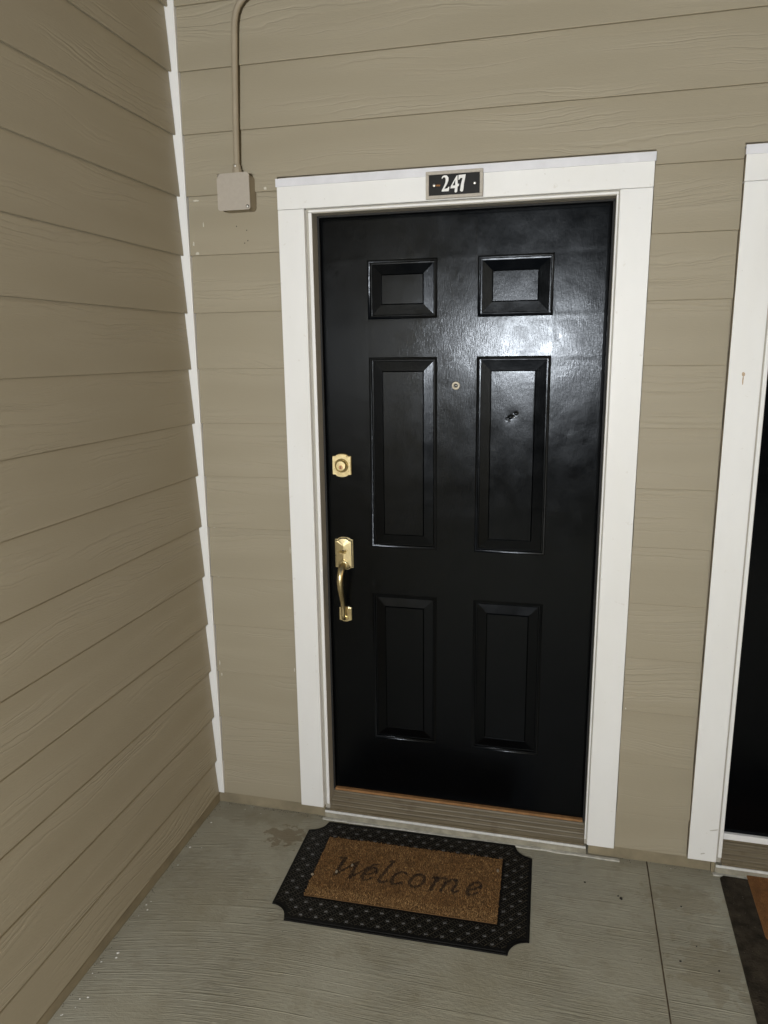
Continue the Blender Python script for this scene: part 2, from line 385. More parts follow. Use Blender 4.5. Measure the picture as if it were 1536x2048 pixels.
for i, (x, z) in enumerate([(-1.031, 2.108), (-0.996, 2.094), (-0.993, 2.062), (-1.004, 2.055)]):
    smear(bw, x, -0.0108+0.0112*(((z-ZT)/LP) % 1.0), z, 0.004, 0.005, M['chip'], 60+i, 'nail_hole')

# ------------------------------------------------------------------ door frames
def frame(dx, label, tag):
    t = empty('door_frame', label, 'door frame', loc=(dx, 0, 0))
    W = M['white']
    def cas(x0, x1, z0, z1, outer):
        bm = bmesh.new(); box(bm, x0, x1, -0.020, 0.0118, z0, z1, bev=0.0016)
        bm.faces.ensure_lookup_table()
        for f in bm.faces:
            c = f.calc_center_median()
            if outer and abs(c.x-outer) < 1e-4 and c.y > -0.0185: f.material_index = 1
        link('casing', mesh('casing', bm, [W, M['taupe']]), t)
    cas(CO_L, -0.7945, CB, 2.1462, CO_L); cas(0.1520, CO_R, CB-0.002, 2.1462, None)
    cas(CO_L-0.0006, CO_R+0.0006, 2.1470, 2.2185, CO_L-0.0006)
    boxo('backer', (-0.7950, 0.1525, 0.0014, 0.0110, 2.1380, 2.1620), M['jamb'], t, 0.0)  # backers: greige puts the recess's shading into the colour
    boxo('backer', (-0.7960, -0.7760, 0.0004, 0.0009, 0.0570, 2.1374), M['jamb'], t, 0.0)
    boxo('backer', (0.1445, 0.1535, 0.0004, 0.0009, 0.0570, 2.1374), M['jamb'], t, 0.0)
    # metal drip cap folded over the head casing
    bm = bmesh.new(); box(bm, CO_L-0.003, CO_R+0.003, -0.0240, -0.0206, 2.2140, 2.2385, bev=0.0007); box(bm, CO_L-0.003, CO_R+0.003, -0.0205, 0.0090, 2.2360, 2.2384, bev=0.0005)
    link('drip_cap', mesh('drip_cap', bm, M['flash']), t)
    # jambs: white front bead, greige reveal, black weatherstrip
    def jamb(dims, bead, strip):
        bm = bmesh.new(); box(bm, *dims, bev=0.0012); j = link('jamb', mesh('jamb', bm, M['jamb']), t)
        bm = bmesh.new(); box(bm, *bead, bev=0.0025, seg=3); link('bead', mesh('bead', bm, W), j)
        bm = bmesh.new(); box(bm, *strip, bev=0.001); link('weatherstrip', mesh('weatherstrip', bm, M['gasket']), j)
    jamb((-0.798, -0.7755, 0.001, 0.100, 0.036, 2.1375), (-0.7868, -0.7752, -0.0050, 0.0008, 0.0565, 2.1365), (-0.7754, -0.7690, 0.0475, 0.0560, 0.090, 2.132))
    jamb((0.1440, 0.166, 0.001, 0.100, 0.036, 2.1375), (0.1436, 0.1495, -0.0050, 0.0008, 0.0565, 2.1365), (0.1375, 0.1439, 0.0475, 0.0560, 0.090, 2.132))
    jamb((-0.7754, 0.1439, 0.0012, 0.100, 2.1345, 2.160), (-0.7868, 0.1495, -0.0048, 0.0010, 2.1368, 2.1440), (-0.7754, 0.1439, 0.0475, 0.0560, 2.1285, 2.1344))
    # threshold: ridged sloping sill, nosing, grimy riser, bare wood strip
    x0, x1 = -0.7745, 0.1430
    prof = [(-0.010, 0.032), (-0.009, 0.040)]
    n = 4
    for i in range(n):
        y = -0.004+0.050*i/n; z = 0.042+0.039*i/n
        prof += [(y, z), (y+0.0075, z+0.0066), (y+0.0090, z+0.0068), (y+0.0098, z+0.0036)]
    prof += [(0.049, 0.0825), (0.070, 0.0835), (0.070, 0.032)]
    vs, fs = [], []
    m = 12
    for i in range(m+1):
        x = x0+(x1-x0)*i/m
        vs += [(x, y, z) for y, z in prof]
    q = len(prof)
    for i in range(m):
        for a in range(q): fs.append((i*q+a, (i+1)*q+a, (i+1)*q+(a+1) % q, i*q+(a+1) % q))
    fs += [list(range(q)), list(range(m*q, m*q+q))[::-1]]
    th = link('threshold', pyd('threshold', vs, fs, M['sill']), t)
    boxo('nosing', (-0.7915, 0.1500, -0.0150, -0.0095, 0.0265, 0.0350), M['alu'], th, 0.0015)
    boxo('riser', (-0.7930, 0.1515, -0.0090, 0.030, 0.0015, 0.0312), M['silldirt'], th, 0.001)
    boxo('sill_horn', (-0.8050, -0.7930, -0.0052, 0.0110, 0.0015, 0.0500), M['base'], th, 0.001)
    boxo('wood_strip', (-0.7690, 0.1370, 0.0490, 0.0680, 0.0840, 0.0925), M['wood'] if tag == 0 else M['sill'], th, 0.0008)
    bm = bmesh.new(); box(bm, -0.800, 0.262, -0.0225, -0.0092, -0.0005, 0.0042, bev=0.0018)
    bmesh.ops.subdivide_edges(bm, edges=[e for e in bm.edges if abs(e.verts[0].co.x-e.verts[1].co.x) > 0.5], cuts=60)
    for v in bm.verts:
        nz = noise.noise(Vector((v.co.x*24+tag*9, 1.3, 0))); v.co.y += 0.0035*nz*(1 if v.co.y < -0.015 else 0); v.co.z *= 1+0.5*noise.noise(Vector((v.co.x*40, 5, tag)))
    link('caulk_line', mesh('caulk_line', bm, M['caulk']), th)
    return t
f1 = frame(0.0, 'white casing around the door numbered 247', 0)
f2 = frame(DX2, 'white casing at the right edge of the photo', 1)
# rust drip from a nail and scuffs on the right-hand casing
for nm, x, z, a, b in [('rust_stain', 0.5150, 1.630, 0.009, 0.013), ('rust_stain', 0.5148, 1.612, 0.0035, 0.030), ('scuff', 0.548, 0.166, 0.030, 0.004), ('scuff', 0.520, 0.075, 0.016, 0.004)]:
    rr = random.Random(nm+str(x)); n = 12; ca = 0.3 if nm == 'scuff' else 0.0
    pts = []
    for i in range(n):
        ang = 2*math.pi*i/n; q = rr.uniform(0.75, 1.05); px, pz = a/2*math.cos(ang)*q, b/2*math.sin(ang)*q
        pts.append((x-DX2+px*math.cos(ca)-pz*math.sin(ca), z+px*math.sin(ca)+pz*math.cos(ca)))
    bm = bmesh.new(); prism(bm, pts, -0.02035, -0.0195)
    if nm == 'rust_stain' and b < 0.02: mt = mat_plain('faint_rust', (0.47, 0.36, 0.24), 0.7, 0.0, 300, 0.3)
    else: mt = mat_plain('rust_drip', (0.42, 0.29, 0.17), 0.7, 0.0, 300, 0.3) if nm == 'rust_stain' else mat_plain('scuff_mark', (0.50, 0.48, 0.43), 0.7)
    link(nm, mesh(nm, bm, mt), f2)

# ------------------------------------------------------------------ six-panel doors
SX0, SX1, SZ0, SZ1, FY = -0.7695, 0.1378, 0.0955, 2.1295, 0.0570
COLS = [(-0.613, -0.384), (-0.2565, -0.0245)]
ROWS = [(1.809, 1.993), (1.043, 1.688), (0.317, 0.873)]
PROF = [(0.0, 0.0), (0.0012, 0.0016), (0.0034, 0.0030), (0.0060, 0.0030), (0.0078, 0.0048), (0.0090, 0.0092), (0.0125, 0.0094), (0.0142, 0.0074), (0.0445, 0.0030), (0.0462, 0.0042), (0.0480, 0.0004)]
DENTS = [(-0.156, 1.489, 0.0026, 0.0016), (-0.148, 1.4945, 0.0032, 0.0024), (-0.142, 1.4975, 0.0028, 0.0022), (-0.129, 1.507, 0.0032, 0.0022), (-0.135, 1.5035, 0.0022, -0.0006), (-0.150, 1.488, 0.0030, -0.0007), (-0.141, 1.500, 0.014, 0.0006),
         (-0.0060, 1.741, 0.0028, 0.0012), (-0.3115, 1.930, 0.003, 0.0005), (-0.313, 1.765, 0.004, 0.0003), (0.048, 1.50, 0.005, 0.0003), (0.035, 1.45, 0.006, 0.0004), (0.095, 1.42, 0.007, 0.0003), (-0.6, 0.905, 0.010, 0.0006), (-0.625, 0.78, 0.012, 0.0008)]
def dent(x, z):
    d = 0.0
    for a, b, s_, h in DENTS:
        r = ((x-a)**2+(z-b)**2)/(s_*s_)
        if r < 12: d += h*math.exp(-r*0.5*1.2)
    d += 0.00045*noise.noise(Vector((x*5, z*3.1, 0)))
    return d
def build_door(dx, side, label, dented):
    t = empty('door', label, 'door', loc=(dx, 0, 0))
    dn = dent if dented else (lambda x, z: 0.00045*noise.noise(Vector((x*5+9, z*3.1, 4))))
    # slab: stiles and rails with the panel openings left out
    def cuts(a, b, step): n = max(1, round((b-a)/step)); return [a+(b-a)*i/n for i in range(n+1)]
    xs = [SX0] + [c for p in COLS for c in p] + [SX1]; zs = sorted([SZ0, SZ1]+[c for p in ROWS for c in p])
    gx, gz = [], []
    for a, b in zip(xs, xs[1:]): gx += cuts(a, b, 0.006)[:-1]
    for a, b in zip(zs, zs[1:]): gz += cuts(a, b, 0.008)[:-1]
    gx.append(SX1); gz.append(SZ1)
    vid, vs, fs = {}, [], []
    def V(i, j):
        if (i, j) not in vid:
            x, z = gx[i], gz[j]; e = min(x-SX0, SX1-x, z-SZ0, SZ1-z)
            onp = any(abs(x-c) < 1e-6 for p in COLS for c in p) or any(abs(z-c) < 1e-6 for p in ROWS for c in p)
            vid[(i, j)] = len(vs); vs.append((x, FY+(0 if onp else dn(x, z))+(0.0015 if e < 1e-6 else 0), z))
        return vid[(i, j)]
    for i in range(len(gx)-1):
        for j in range(len(gz)-1):
            xm, zm = (gx[i]+gx[i+1])/2, (gz[j]+gz[j+1])/2
            if any(a < xm < b for a, b in COLS) and any(a < zm < b for a, b in ROWS): continue
            fs.append((V(i, j), V(i+1, j), V(i+1, j+1), V(i, j+1)))
    sl = link('slab', pyd('slab', vs, fs, M['door'], True), t)
    boxo('core', (SX0, SX1, FY+0.0125, FY+0.045, SZ0, SZ1), M['door'], t, 0.0)
    bm = bmesh.new()
    for d in ((SX0, SX0+0.004, FY+0.0015, FY+0.0124, SZ0, SZ1), (SX1-0.004, SX1, FY+0.0015, FY+0.0124, SZ0, SZ1), (SX0+0.0041, SX1-0.0041, FY+0.0016, FY+0.0124, SZ1-0.004, SZ1), (SX0+0.0041, SX1-0.0041, FY+0.0016, FY+0.0124, SZ0, SZ0+0.004)): box(bm, *d)
    link('edge_band', mesh('edge_band', bm, M['door']), t)
    for ci, (a, b) in enumerate(COLS):
        for ri, (c, d) in enumerate(ROWS):
            vs, fs = [], []
            for off, dep in PROF: vs += [(a+off, FY+dep, c+off), (b-off, FY+dep, c+off), (b-off, FY+dep, d-off), (a+off, FY+dep, d-off)]
            for r in range(len(PROF)-1):
                for q in range(4): fs.append((r*4+q, r*4+(q+1) % 4, r*4+4+(q+1) % 4, r*4+4+q))
            off = PROF[-1][0]; st = 0.0022 if (dented and ci == 1 and ri == 1) else 0.02
            ax, az = cuts(a+off, b-off, st), cuts(c+off, d-off, st); base = len(vs)
            for z in az:
                for x in ax:
                    e = min(x-a-off, b-off-x, z-c-off, d-off-z); vs.append((x, FY+PROF[-1][1]+(dn(x, z) if e > 1e-6 else 0), z))
            nx = len(ax); nf = len(fs)
            for j in range(len(az)-1):
                for i in range(nx-1): fs.append((base+j*nx+i, base+j*nx+i+1, base+(j+1)*nx+i+1, base+(j+1)*nx+i))
            me = pyd('panel', vs, fs, M['door']); me.polygons.foreach_set('use_smooth', [i >= nf or i < 16 for i in range(len(fs))])
            link('panel', me, t)
    # hardware; side=-1: latch on the left as seen, +1: on the right
    mid = (SX0+SX1)/2
    def hx(x): return x if side < 0 else 2*mid-x
    def plate_outline(cx, cz, w_, h_, arch_t, arch_b):
        o = []; hw, hh = w_/2, h_/2; sh = 0.16*w_
        o += [(cx-hw, cz-hh), (cx-hw+sh, cz-hh)] + [(cx-(hw-sh)*math.cos(math.pi*i/10), cz-hh-arch_b*math.sin(math.pi*i/10)) for i in range(1, 10)] + [(cx+hw-sh, cz-hh), (cx+hw, cz-hh)]
        o += [(cx+hw, cz+hh), (cx+hw-sh, cz+hh)] + [(cx+(hw-sh)*math.cos(math.pi*i/10), cz+hh+arch_t*math.sin(math.pi*i/10)) for i in range(1, 10)] + [(cx-hw+sh, cz+hh), (cx-hw, cz+hh)]
        return o
    B = M['brass']
    cx = hx(-0.7125)
    hole = [(cx+0.0245*math.cos(2*math.pi*i/36), 1.327+0.0245*math.sin(2*math.pi*i/36)) for i in range(36)]
    bm = bmesh.new(); prism(bm, plate_outline(cx, 1.327, 0.064, 0.062, 0.008, 0.008), FY-0.0105, FY+0.003, holes=[hole])
    db = link('deadbolt', mesh('deadbolt', bm, B), t)
    bm = bmesh.new(); prism(bm, plate_outline(cx, 1.327, 0.0655, 0.0645, 0.008, 0.008), FY-0.0030, FY+0.002); link('collar', mesh('collar', bm, M['shadebrass']), db)  # backing in darkened brass; shade of the ring gap is in its colour
    bm = bmesh.new(); lathe_y(bm, cx, 1.327, [(0.0170, FY-0.0028), (0.0168, FY-0.0200), (0.0160, FY-0.0212), (0.0075, FY-0.0214)]); cy_ = link('cylinder', mesh('cylinder', bm, B), db)
    bm = bmesh.new(); lathe_y(bm, cx, 1.3225, [(0.0072, FY-0.0210), (0.0070, FY-0.0224)], 24); link('plug', mesh('plug', bm, mat_plain('key_plug', (0.45, 0.26, 0.14), 0.4, 1.0) if dx == 0 else B), db)
    boxo('keyway', (cx-0.0010, cx+0.0010, FY-0.0227, FY-0.0200, 1.3180, 1.3272), M['dark'], db, 0.0)
    hs = link('handle_set', None, t)
    bm = bmesh.new(); prism(bm, plate_outline(cx, 1.0145, 0.0655, 0.102, 0.0090, 0.0085), FY-0.0055, FY+0.003, bev=0.0012, ); link('backplate', mesh('backplate', bm, B), hs)
    bm = bmesh.new(); prism(bm, plate_outline(cx, 1.0145, 0.0605, 0.0965, 0.0090, 0.0085), FY-0.0059, FY-0.0050); link('groove_shade', mesh('groove_shade', bm, M['dark']), hs)  # flat black sheet: shade of the gap around the raised plate, as colour
    o_ = plate_outline(cx, 1.0145, 0.0555, 0.0915, 0.0088, 0.0080); bm = bmesh.new()
    top = bm.verts.new((cx, FY-0.0150, 1.042)); bot = bm.verts.new((cx, FY-0.0150, 0.990))
    rim = [bm.verts.new((x, FY-0.0110, z)) for x, z in o_]; bk = [bm.verts.new((x, FY-0.0056, z)) for x, z in o_]
    nn = len(rim)
    for i in range(nn):
        j = (i+1) % nn; bm.faces.new((rim[i], rim[j], bk[j], bk[i]))
        ti, tj = [top if o_[q][1] > 1.0145 else bot for q in (i, j)]
        if ti is tj: bm.faces.new((rim[i], rim[j], ti))
        else: bm.faces.new((rim[i], rim[j], tj, ti))
    link('raised_plate', mesh('raised_plate', bm, B), hs)
    boxo('latch_slot', (cx-0.0050, cx+0.0035, FY-0.0154, FY-0.0090, 1.0150, 1.0290), M['dark'], hs, 0.0)
    bm = bmesh.new()                                         # thumb piece: a cupped tongue
    vs = []
    for i in range(7):
        u = i/6; yy = FY-0.008-0.034*u; zz = 1.0310-0.012*math.sin(u*1.7)+0.006*u*u; hw = 0.0055+0.0075*math.sin(math.pi*min(1, u*0.62+0.12))
        if i == 6: hw *= 0.55
        vs.append([bm.verts.new((cx-hw, yy, zz+0.0015)), bm.verts.new((cx, yy, zz-0.001)), bm.verts.new((cx+hw, yy, zz+0.0015)), bm.verts.new((cx+hw, yy, zz-0.0010)), bm.verts.new((cx, yy, zz-0.0042)), bm.verts.new((cx-hw, yy, zz-0.0010))])
    for a, b in zip(vs, vs[1:]):
        for q in range(6): bm.faces.new((a[q], a[(q+1) % 6], b[(q+1) % 6], b[q])).smooth = True
    bm.faces.new(vs[0]); bm.faces.new(vs[-1][::-1]); link('thumb_latch', mesh('thumb_latch', bm, B), hs)
    # grip
    ctl = [(0.006, 0.974, 0.0125), (-0.020, 0.9755, 0.0120), (-0.043, 0.968, 0.0118), (-0.057, 0.950, 0.0112), (-0.062, 0.927, 0.0108), (-0.058, 0.900, 0.0100), (-0.048, 0.872, 0.0090), (-0.039, 0.845, 0.0080), (-0.034, 0.820, 0.0074), (-0.033, 0.800, 0.0073), (-0.030, 0.786, 0.0074), (-0.018, 0.779, 0.0078), (0.000, 0.779, 0.0080)]
    pts, rad = [], []
    for i in range(len(ctl)-1):
        p0, p1, p2, p3 = [Vector(ctl[max(0, min(len(ctl)-1, i+k))]) for k in (-1, 0, 1, 2)]
        for s_ in range(4):
            u = s_/4; v = 0.5*((2*p1)+(p2-p0)*u+(2*p0-5*p1+4*p2-p3)*u*u+(3*p1-p0-3*p2+p3)*u*u*u)
            pts.append((cx, FY+v.x, v.y)); rad.append(v.z)
    pts.append((cx, FY+ctl[-1][0], ctl[-1][1])); rad.append(ctl[-1][2])
    bm = bmesh.new(); tube(bm, pts, rad, 18); link('grip', mesh('grip', bm, B), hs)
    bm = bmesh.new(); lathe_y(bm, cx, 0.975, [(0.0175, FY-0.0090), (0.0175, FY-0.0165), (0.0145, FY-0.0195), (0.0125, FY-0.0200)], 32); link('grip_collar', mesh('grip_collar', bm, B), hs)
    bm = bmesh.new(); prism(bm, plate_outline(cx, 0.7915, 0.046, 0.046, 0.005, 0.005), FY-0.0080, FY+0.003, bev=0.002); link('lower_plate', mesh('lower_plate', bm, B), hs)
    # peephole
    bm = bmesh.new(); lathe_y(bm, -0.3225, 1.596, [(0.0138, FY+0.002), (0.0138, FY-0.0024), (0.0122, FY-0.0038), (0.0086, FY-0.0038), (0.0074, FY-0.0018)], 30)
    ph = link('peephole', mesh('peephole', bm, mat_plain('tarnished_brass', (0.13, 0.115, 0.085), 0.3, 0.6) if dx == 0 else B), t)
    bm = bmesh.new(); lathe_y(bm, -0.3225, 1.596, [(0.0068, FY-0.0012), (0.0055, FY-0.0026), (0.0030, FY-0.0036)], 24); link('lens', mesh('lens', bm, mat_plain('peep_lens', (0.05, 0.05, 0.05), 0.08, 0.0, spec=1.0)), ph)
    if side > 0:
        boxo('door_sweep', (SX0+0.001, SX1-0.001, FY-0.0150, FY-0.0008, 0.0960, 0.1180), M['white'], t, 0.002, label='white strip along the foot of the door')
    return t
build_door(0.0, -1, 'black six panel front door with brass handle and peephole', True)
build_door(DX2, +1, 'black door cut off by the right edge, white strip at its foot', False)

# ------------------------------------------------------------------ house number sign
sg = empty('house_number_sign', 'small black house number sign reading 247 on the head casing', 'sign', loc=(-0.3201, -0.0206, 2.1873))
W2, H2 = 0.0852, 0.0384
bm = bmesh.new()
for d in ((-W2, W2, -0.0105, -0.0036, H2-0.0095, H2), (-W2, W2, -0.0105, -0.0036, -H2, -H2+0.0095), (-W2, -W2+0.0095, -0.0104, -0.0036, -H2+0.0096, H2-0.0096), (W2-0.0095, W2, -0.0104, -0.0036, -H2+0.0096, H2-0.0096)): box(bm, *d, bev=0.0012)
link('frame', mesh('sign_frame', bm, M['sign_frame']), sg)
boxo('plate', (-W2+0.004, W2-0.004, -0.0070, -0.0036, -H2+0.004, H2-0.004), M['sign_black'], sg, 0.0)
D2 = [(552, 322), (550, 300), (565, 278), (600, 264), (640, 268), (664, 300), (664, 345), (642, 400), (606, 458), (592, 480), (646, 472), (664, 448), (682, 446), (668, 516), (548, 522), (550, 505), (588, 435), (612, 378), (618, 332), (608, 302), (588, 292), (568, 302)]
D4 = [(818, 264), (822, 400), (846, 398), (842, 432), (820, 442), (816, 520), (792, 540), (770, 532), (775, 466), (698, 472), (704, 438), (800, 276)]
D4h = [(782, 335), (732, 428), (779, 424)]
D7 = [(836, 262), (958, 250), (946, 318), (928, 400), (920, 490), (912, 518), (884, 526), (862, 506), (878, 405), (906, 304), (864, 310), (850, 334), (834, 338)]
def cv(p): x, y = p; yy = y+0.056*(x-750); return ((x-762)*0.0001742, -(yy-404)*0.0001742)
for outl, hole in ((D2, None), (D4, D4h), (D7, None)):
    bm = bmesh.new()
    o2 = [cv(p) for p in outl]
    prism(bm, o2, -0.0086, -0.0069, holes=([[cv(p) for p in hole]] if hole else [[(o2[0][0], o2[0][1])]*0] if False else []))
    link('digit', mesh('digit', bm, M['sign_white']), sg)
for sx_, sz_ in ((-0.0605, 0.0), (0.0605, 0.0)):
    bm = bmesh.new(); lathe_y(bm, sx_, sz_, [(0.0045, -0.0069), (0.0043, -0.0082), (0.0030, -0.0090)], 16); link('screw', mesh('screw', bm, M['steel']), sg)
bm = bmesh.new(); prism(bm, [(-0.056, -0.003), (-0.043, -0.0035), (-0.041, 0.0005), (-0.048, 0.0018), (-0.056, 0.0015)], -0.00715, -0.0069); link('rust_streak', mesh('rust_streak', bm, M['rust']), sg)

# ------------------------------------------------------------------ junction box and conduit
jb = empty('junction_box', 'square taupe electrical box mounted on the siding', 'electrical box', loc=(-1.0115, 0, 2.2017))
def rrect(hw, hh, r, n=6, chamfer=None):
    o = []
    for sx_, sz_, a0 in ((1, 1, 0), (-1, 1, 90), (-1, -1, 180), (1, -1, 270)):
        for i in range(n+1):
            a = math.radians(a0+90*i/n); o.append((sx_*(hw-r)+r*math.cos(a), sz_*(hh-r)+r*math.sin(a)))
    return o
bm = bmesh.new(); prism(bm, rrect(0.0520, 0.0525, 0.012), -0.0565, 0.002, bev=0.0015); link('body', mesh('body', bm, M['taupe']), jb)
o = rrect(0.0545, 0.0548, 0.008)
o = [p for p in o if not (p[0] < -0.042 and p[1] > 0.042)]
i0 = max(range(len(o)), key=lambda i: (o[i][1]-o[i][0]) if o[i][1] > 0.05 and o[i][0] > -0.05 else -9)
o2 = []
for i, p in enumerate(rrect(0.0545, 0.0548, 0.008)):
    if p[0] < -0.046 and p[1] > 0.046:
        if not any(q == (-0.0545, 0.0390) for q in o2): o2 += [(-0.0440, 0.0548), (-0.0462, 0.0480), (-0.0500, 0.0440), (-0.0545, 0.0390)]
    else: o2.append(p)
bm = bmesh.new(); prism(bm, o2, -0.0615, -0.0566, bev=0.0012); link('cover', mesh('cover', bm, M['boxc']), jb)
bm = bmesh.new(); lathe_y(bm, 0.0462, -0.0455, [(0.0052, -0.0610), (0.0050, -0.0624)], 18); s1 = link('screw', mesh('screw', bm, M['dark']), jb)
bm = bmesh.new(); lathe_y(bm, 0.0458, -0.0462, [(0.0036, -0.0622), (0.0034, -0.0636), (0.002, -0.0642)], 16); link('screw_head', mesh('screw_head', bm, M['steel']), s1)
bm = bmesh.new(); lathe_y(bm, -0.0492, 0.0500, [(0.0050, -0.0566), (0.0048, -0.0585), (0.003, -0.0592)], 16); link('screw', mesh('screw', bm, M['steel']), jb)

cd = empty('conduit', 'thin taupe conduit pipe running up from the electrical box', 'conduit', loc=(-1.0085, -0.032, 2.2545))
P = [(0, 0.002), (0.0005, 0.03), (0.004, 0.16), (0.0095, 0.30), (0.0145, 0.405), (0.0165, 0.432), (0.0215, 0.455), (0.0305, 0.474), (0.0430, 0.488), (0.0600, 0.500), (0.0790, 0.512), (0.0960, 0.526), (0.1080, 0.545), (0.1140, 0.570), (0.1160, 0.60), (0.1165, 0.66)]
bm = bmesh.new(); tube(bm, [(x, 0.0, z) for x, z in P], 0.0095, 20); link('pipe', mesh('pipe', bm, M['taupe']), cd)
def ring(bm, z0, z1, r, n=6, cx=0.0): tube(bm, [(cx, 0, z0), (cx, 0, z1)], r, n)
bm = bmesh.new(); ring(bm, 0.002, 0.0060, 0.0175, 24); ring(bm, 0.0061, 0.0175, 0.0160, 8); ring(bm, 0.0176, 0.0300, 0.0128, 24)
link('coupling', mesh('coupling', bm, M['taupe']), cd)
bm = bmesh.new(); lathe_y(bm, 0.0, 0.0255, [(0.0035, -0.010), (0.0035, -0.0150), (0.0024, -0.0158)], 14); link('set_screw', mesh('set_screw', bm, M['steel']), cd)

# ------------------------------------------------------------------ welcome mat
MAT_RZ = math.radians(1.45)
mt = empty('doormat', 'black rubber doormat with tan coir centre reading Welcome', 'doormat', loc=(-0.4225, -0.2735, 0), rotz=MAT_RZ)
HW, HH, NT = 0.4000, 0.2470, 0.0600
def notched(hw, hh, nt, n=8):
    o = []
    for sx_, sy_ in ((1, 1), (-1, 1), (-1, -1), (1, -1)):
        cx_, cy_ = sx_*hw, sy_*hh; arc = []
        for i in range(n+1):
            a = math.pi/2*i/n; arc.append((cx_-sx_*nt*math.cos(a), cy_-sy_*nt*math.sin(a)))
        if sx_*sy_ > 0: arc = arc[::-1]
        o += arc
    return o
def hprism(bm, outline, z0, z1, bev=0):
    f = [bm.verts.new((x, y, z1)) for x, y in outline]; b = [bm.verts.new((x, y, z0)) for x, y in outline]
    bm.faces.new(f); bm.faces.new(b[::-1])
    for i in range(len(f)):
        j = (i+1) % len(f); bm.faces.new((f[i], f[j], b[j], b[i]))
    if bev: bmesh.ops.bevel(bm, geom=[e for e in bm.edges if e.verts[0] in f and e.verts[1] in f], offset=bev, segments=2, profile=0.5, affect='EDGES')
bm = bmesh.new(); hprism(bm, notched(HW, HH, NT), 0.0008, 0.0050, 0.0015); hprism(bm, notched(HW-0.006, HH-0.006, NT), 0.0049, 0.0080, 0.0015)
rb = link('rubber_border', mesh('rubber_border', bm, M['rubber']), mt)
CW, CH = 0.3060, 0.1470; COX, COY = -0.004, 0.0065
vs, fs = [], []
def inside_notched(x, y, g):
    ax, ay = abs(x), abs(y)
    if ax > HW-g or ay > HH-g: return False
    return math.hypot(HW-ax, HH-ay) > NT+g
rr = random.Random(3)
def addbox(cx_, cy_, l_, w_, h_, ang, z):
    b = len(vs); c, s_ = math.cos(ang), math.sin(ang)
    for zz, k in ((z, 1.0), (z+h_, 0.6)):
        for u, v in ((-1, -1), (1, -1), (1, 1), (-1, 1)):
            x, y = u*l_/2*k, v*w_/2*k; vs.append((cx_+x*c-y*s_, cy_+x*s_+y*c, zz))
    fs.extend([(b+4, b+5, b+6, b+7), (b, b+1, b+5, b+4), (b+1, b+2, b+6, b+5), (b+2, b+3, b+7, b+6), (b+3, b, b+4, b+7)])
def on_border(x, y, g): return inside_notched(x, y, g+0.006) and not (abs(x-COX) < CW+g and abs(y-COY) < CH+g)
for j in range(-12, 13):
    for i in range(-12, 13):
        x, y = (i+0.5*(j % 2))*0.0490, j*0.0275
        if on_border(x, y, 0.009): addbox(x, y, 0.0120, 0.0090, 0.0018, 0.35, 0.0079)
link('studs', pyd('studs', vs, fs, M['stud']), rb, kind='stuff')
vs, fs = [], []
for j in range(-60, 61):
    for i in range(-60, 61):
        x, y = (i+0.5*(j % 2))*0.01225, j*0.006875
        if on_border(x, y, 0.008) and not (j % 4 == 0 and (i*2+(j % 2)) % 8 == (4 if (j//4) % 2 else 0)):
            addbox(x, y, 0.0105, 0.0026, 0.0013, 0.62 if (i+j//2) % 2 else -0.62, 0.0079)
link('weave', pyd('weave', vs, fs, M['weave']), rb, kind='stuff')
bm = bmesh.new(); hprism(bm, [(COX-CW, COY-CH), (COX+CW, COY-CH), (COX+CW, COY+CH), (COX-CW, COY+CH)], 0.0079, 0.0105)
cp = link('coir_pad', mesh('coir_pad', bm, M['coirbase']), mt)
# lettering: pen strokes in metres, baseline v=0
def ell(cx_, cy_, a, b, t0, t1, n=14, sl=0.18): return [(cx_+a*math.cos(math.radians(t0+(t1-t0)*i/n))+sl*b*math.sin(math.radians(t0+(t1-t0)*i/n)), cy_+b*math.sin(math.radians(t0+(t1-t0)*i/n))) for i in range(n+1)]
TH, TN = 0.0120, 0.0085
LET = {
 'W': [([(-0.004, 0.093), (0.014, 0.094), (0.011, 0.080), (0.000, 0.008)], TH), ([(0.000, 0.008), (0.062, 0.086)], TN), ([(0.060, 0.080), (0.051, 0.000)], TH), ([(0.051, 0.000), (0.116, 0.080), (0.130, 0.084)], TN)],
 'e': [([(0.004, 0.026), (0.022, 0.030), (0.038, 0.046)], TN), (ell(0.023, 0.033, 0.0190, 0.031, 15, 325, sl=0.29), TH*0.85)],
 'l': [([(0.030, 0.106), (0.040, 0.110), (0.034, 0.094), (0.010, 0.016), (0.013, 0.003), (0.022, 0.002), (0.036, 0.012)], TH*0.9)],
 'c': [(ell(0.023, 0.033, 0.0195, 0.031, 45, 320, sl=0.29), TH*0.9)],
 'o': [(ell(0.023, 0.033, 0.0220, 0.031, 0, 360, 22, sl=0.22), TH*0.9)],
 'm': [([(0.002, 0.056), (0.016, 0.063), (0.014, 0.050), (0.000, 0.000)], TH), ([(0.010, 0.036), (0.028, 0.061), (0.044, 0.061), (0.046, 0.046), (0.034, 0.000)], TH*0.9), ([(0.044, 0.036), (0.062, 0.061), (0.078, 0.061), (0.080, 0.044), (0.068, 0.010), (0.074, 0.002), (0.088, 0.010)], TH*0.9)]}
TXT = [('W', -0.2335), ('e', -0.1445), ('l', -0.0955), ('c', -0.0455), ('o', 0.0155), ('m', 0.0865), ('e', 0.2025)]
SEG = []
for ch, u0 in TXT:
    for poly, wd in LET[ch]:
        for a, b in zip(poly, poly[1:]): SEG.append((a[0]+u0+COX, a[1]-0.046+COY, b[0]+u0+COX, b[1]-0.046+COY, wd/2))
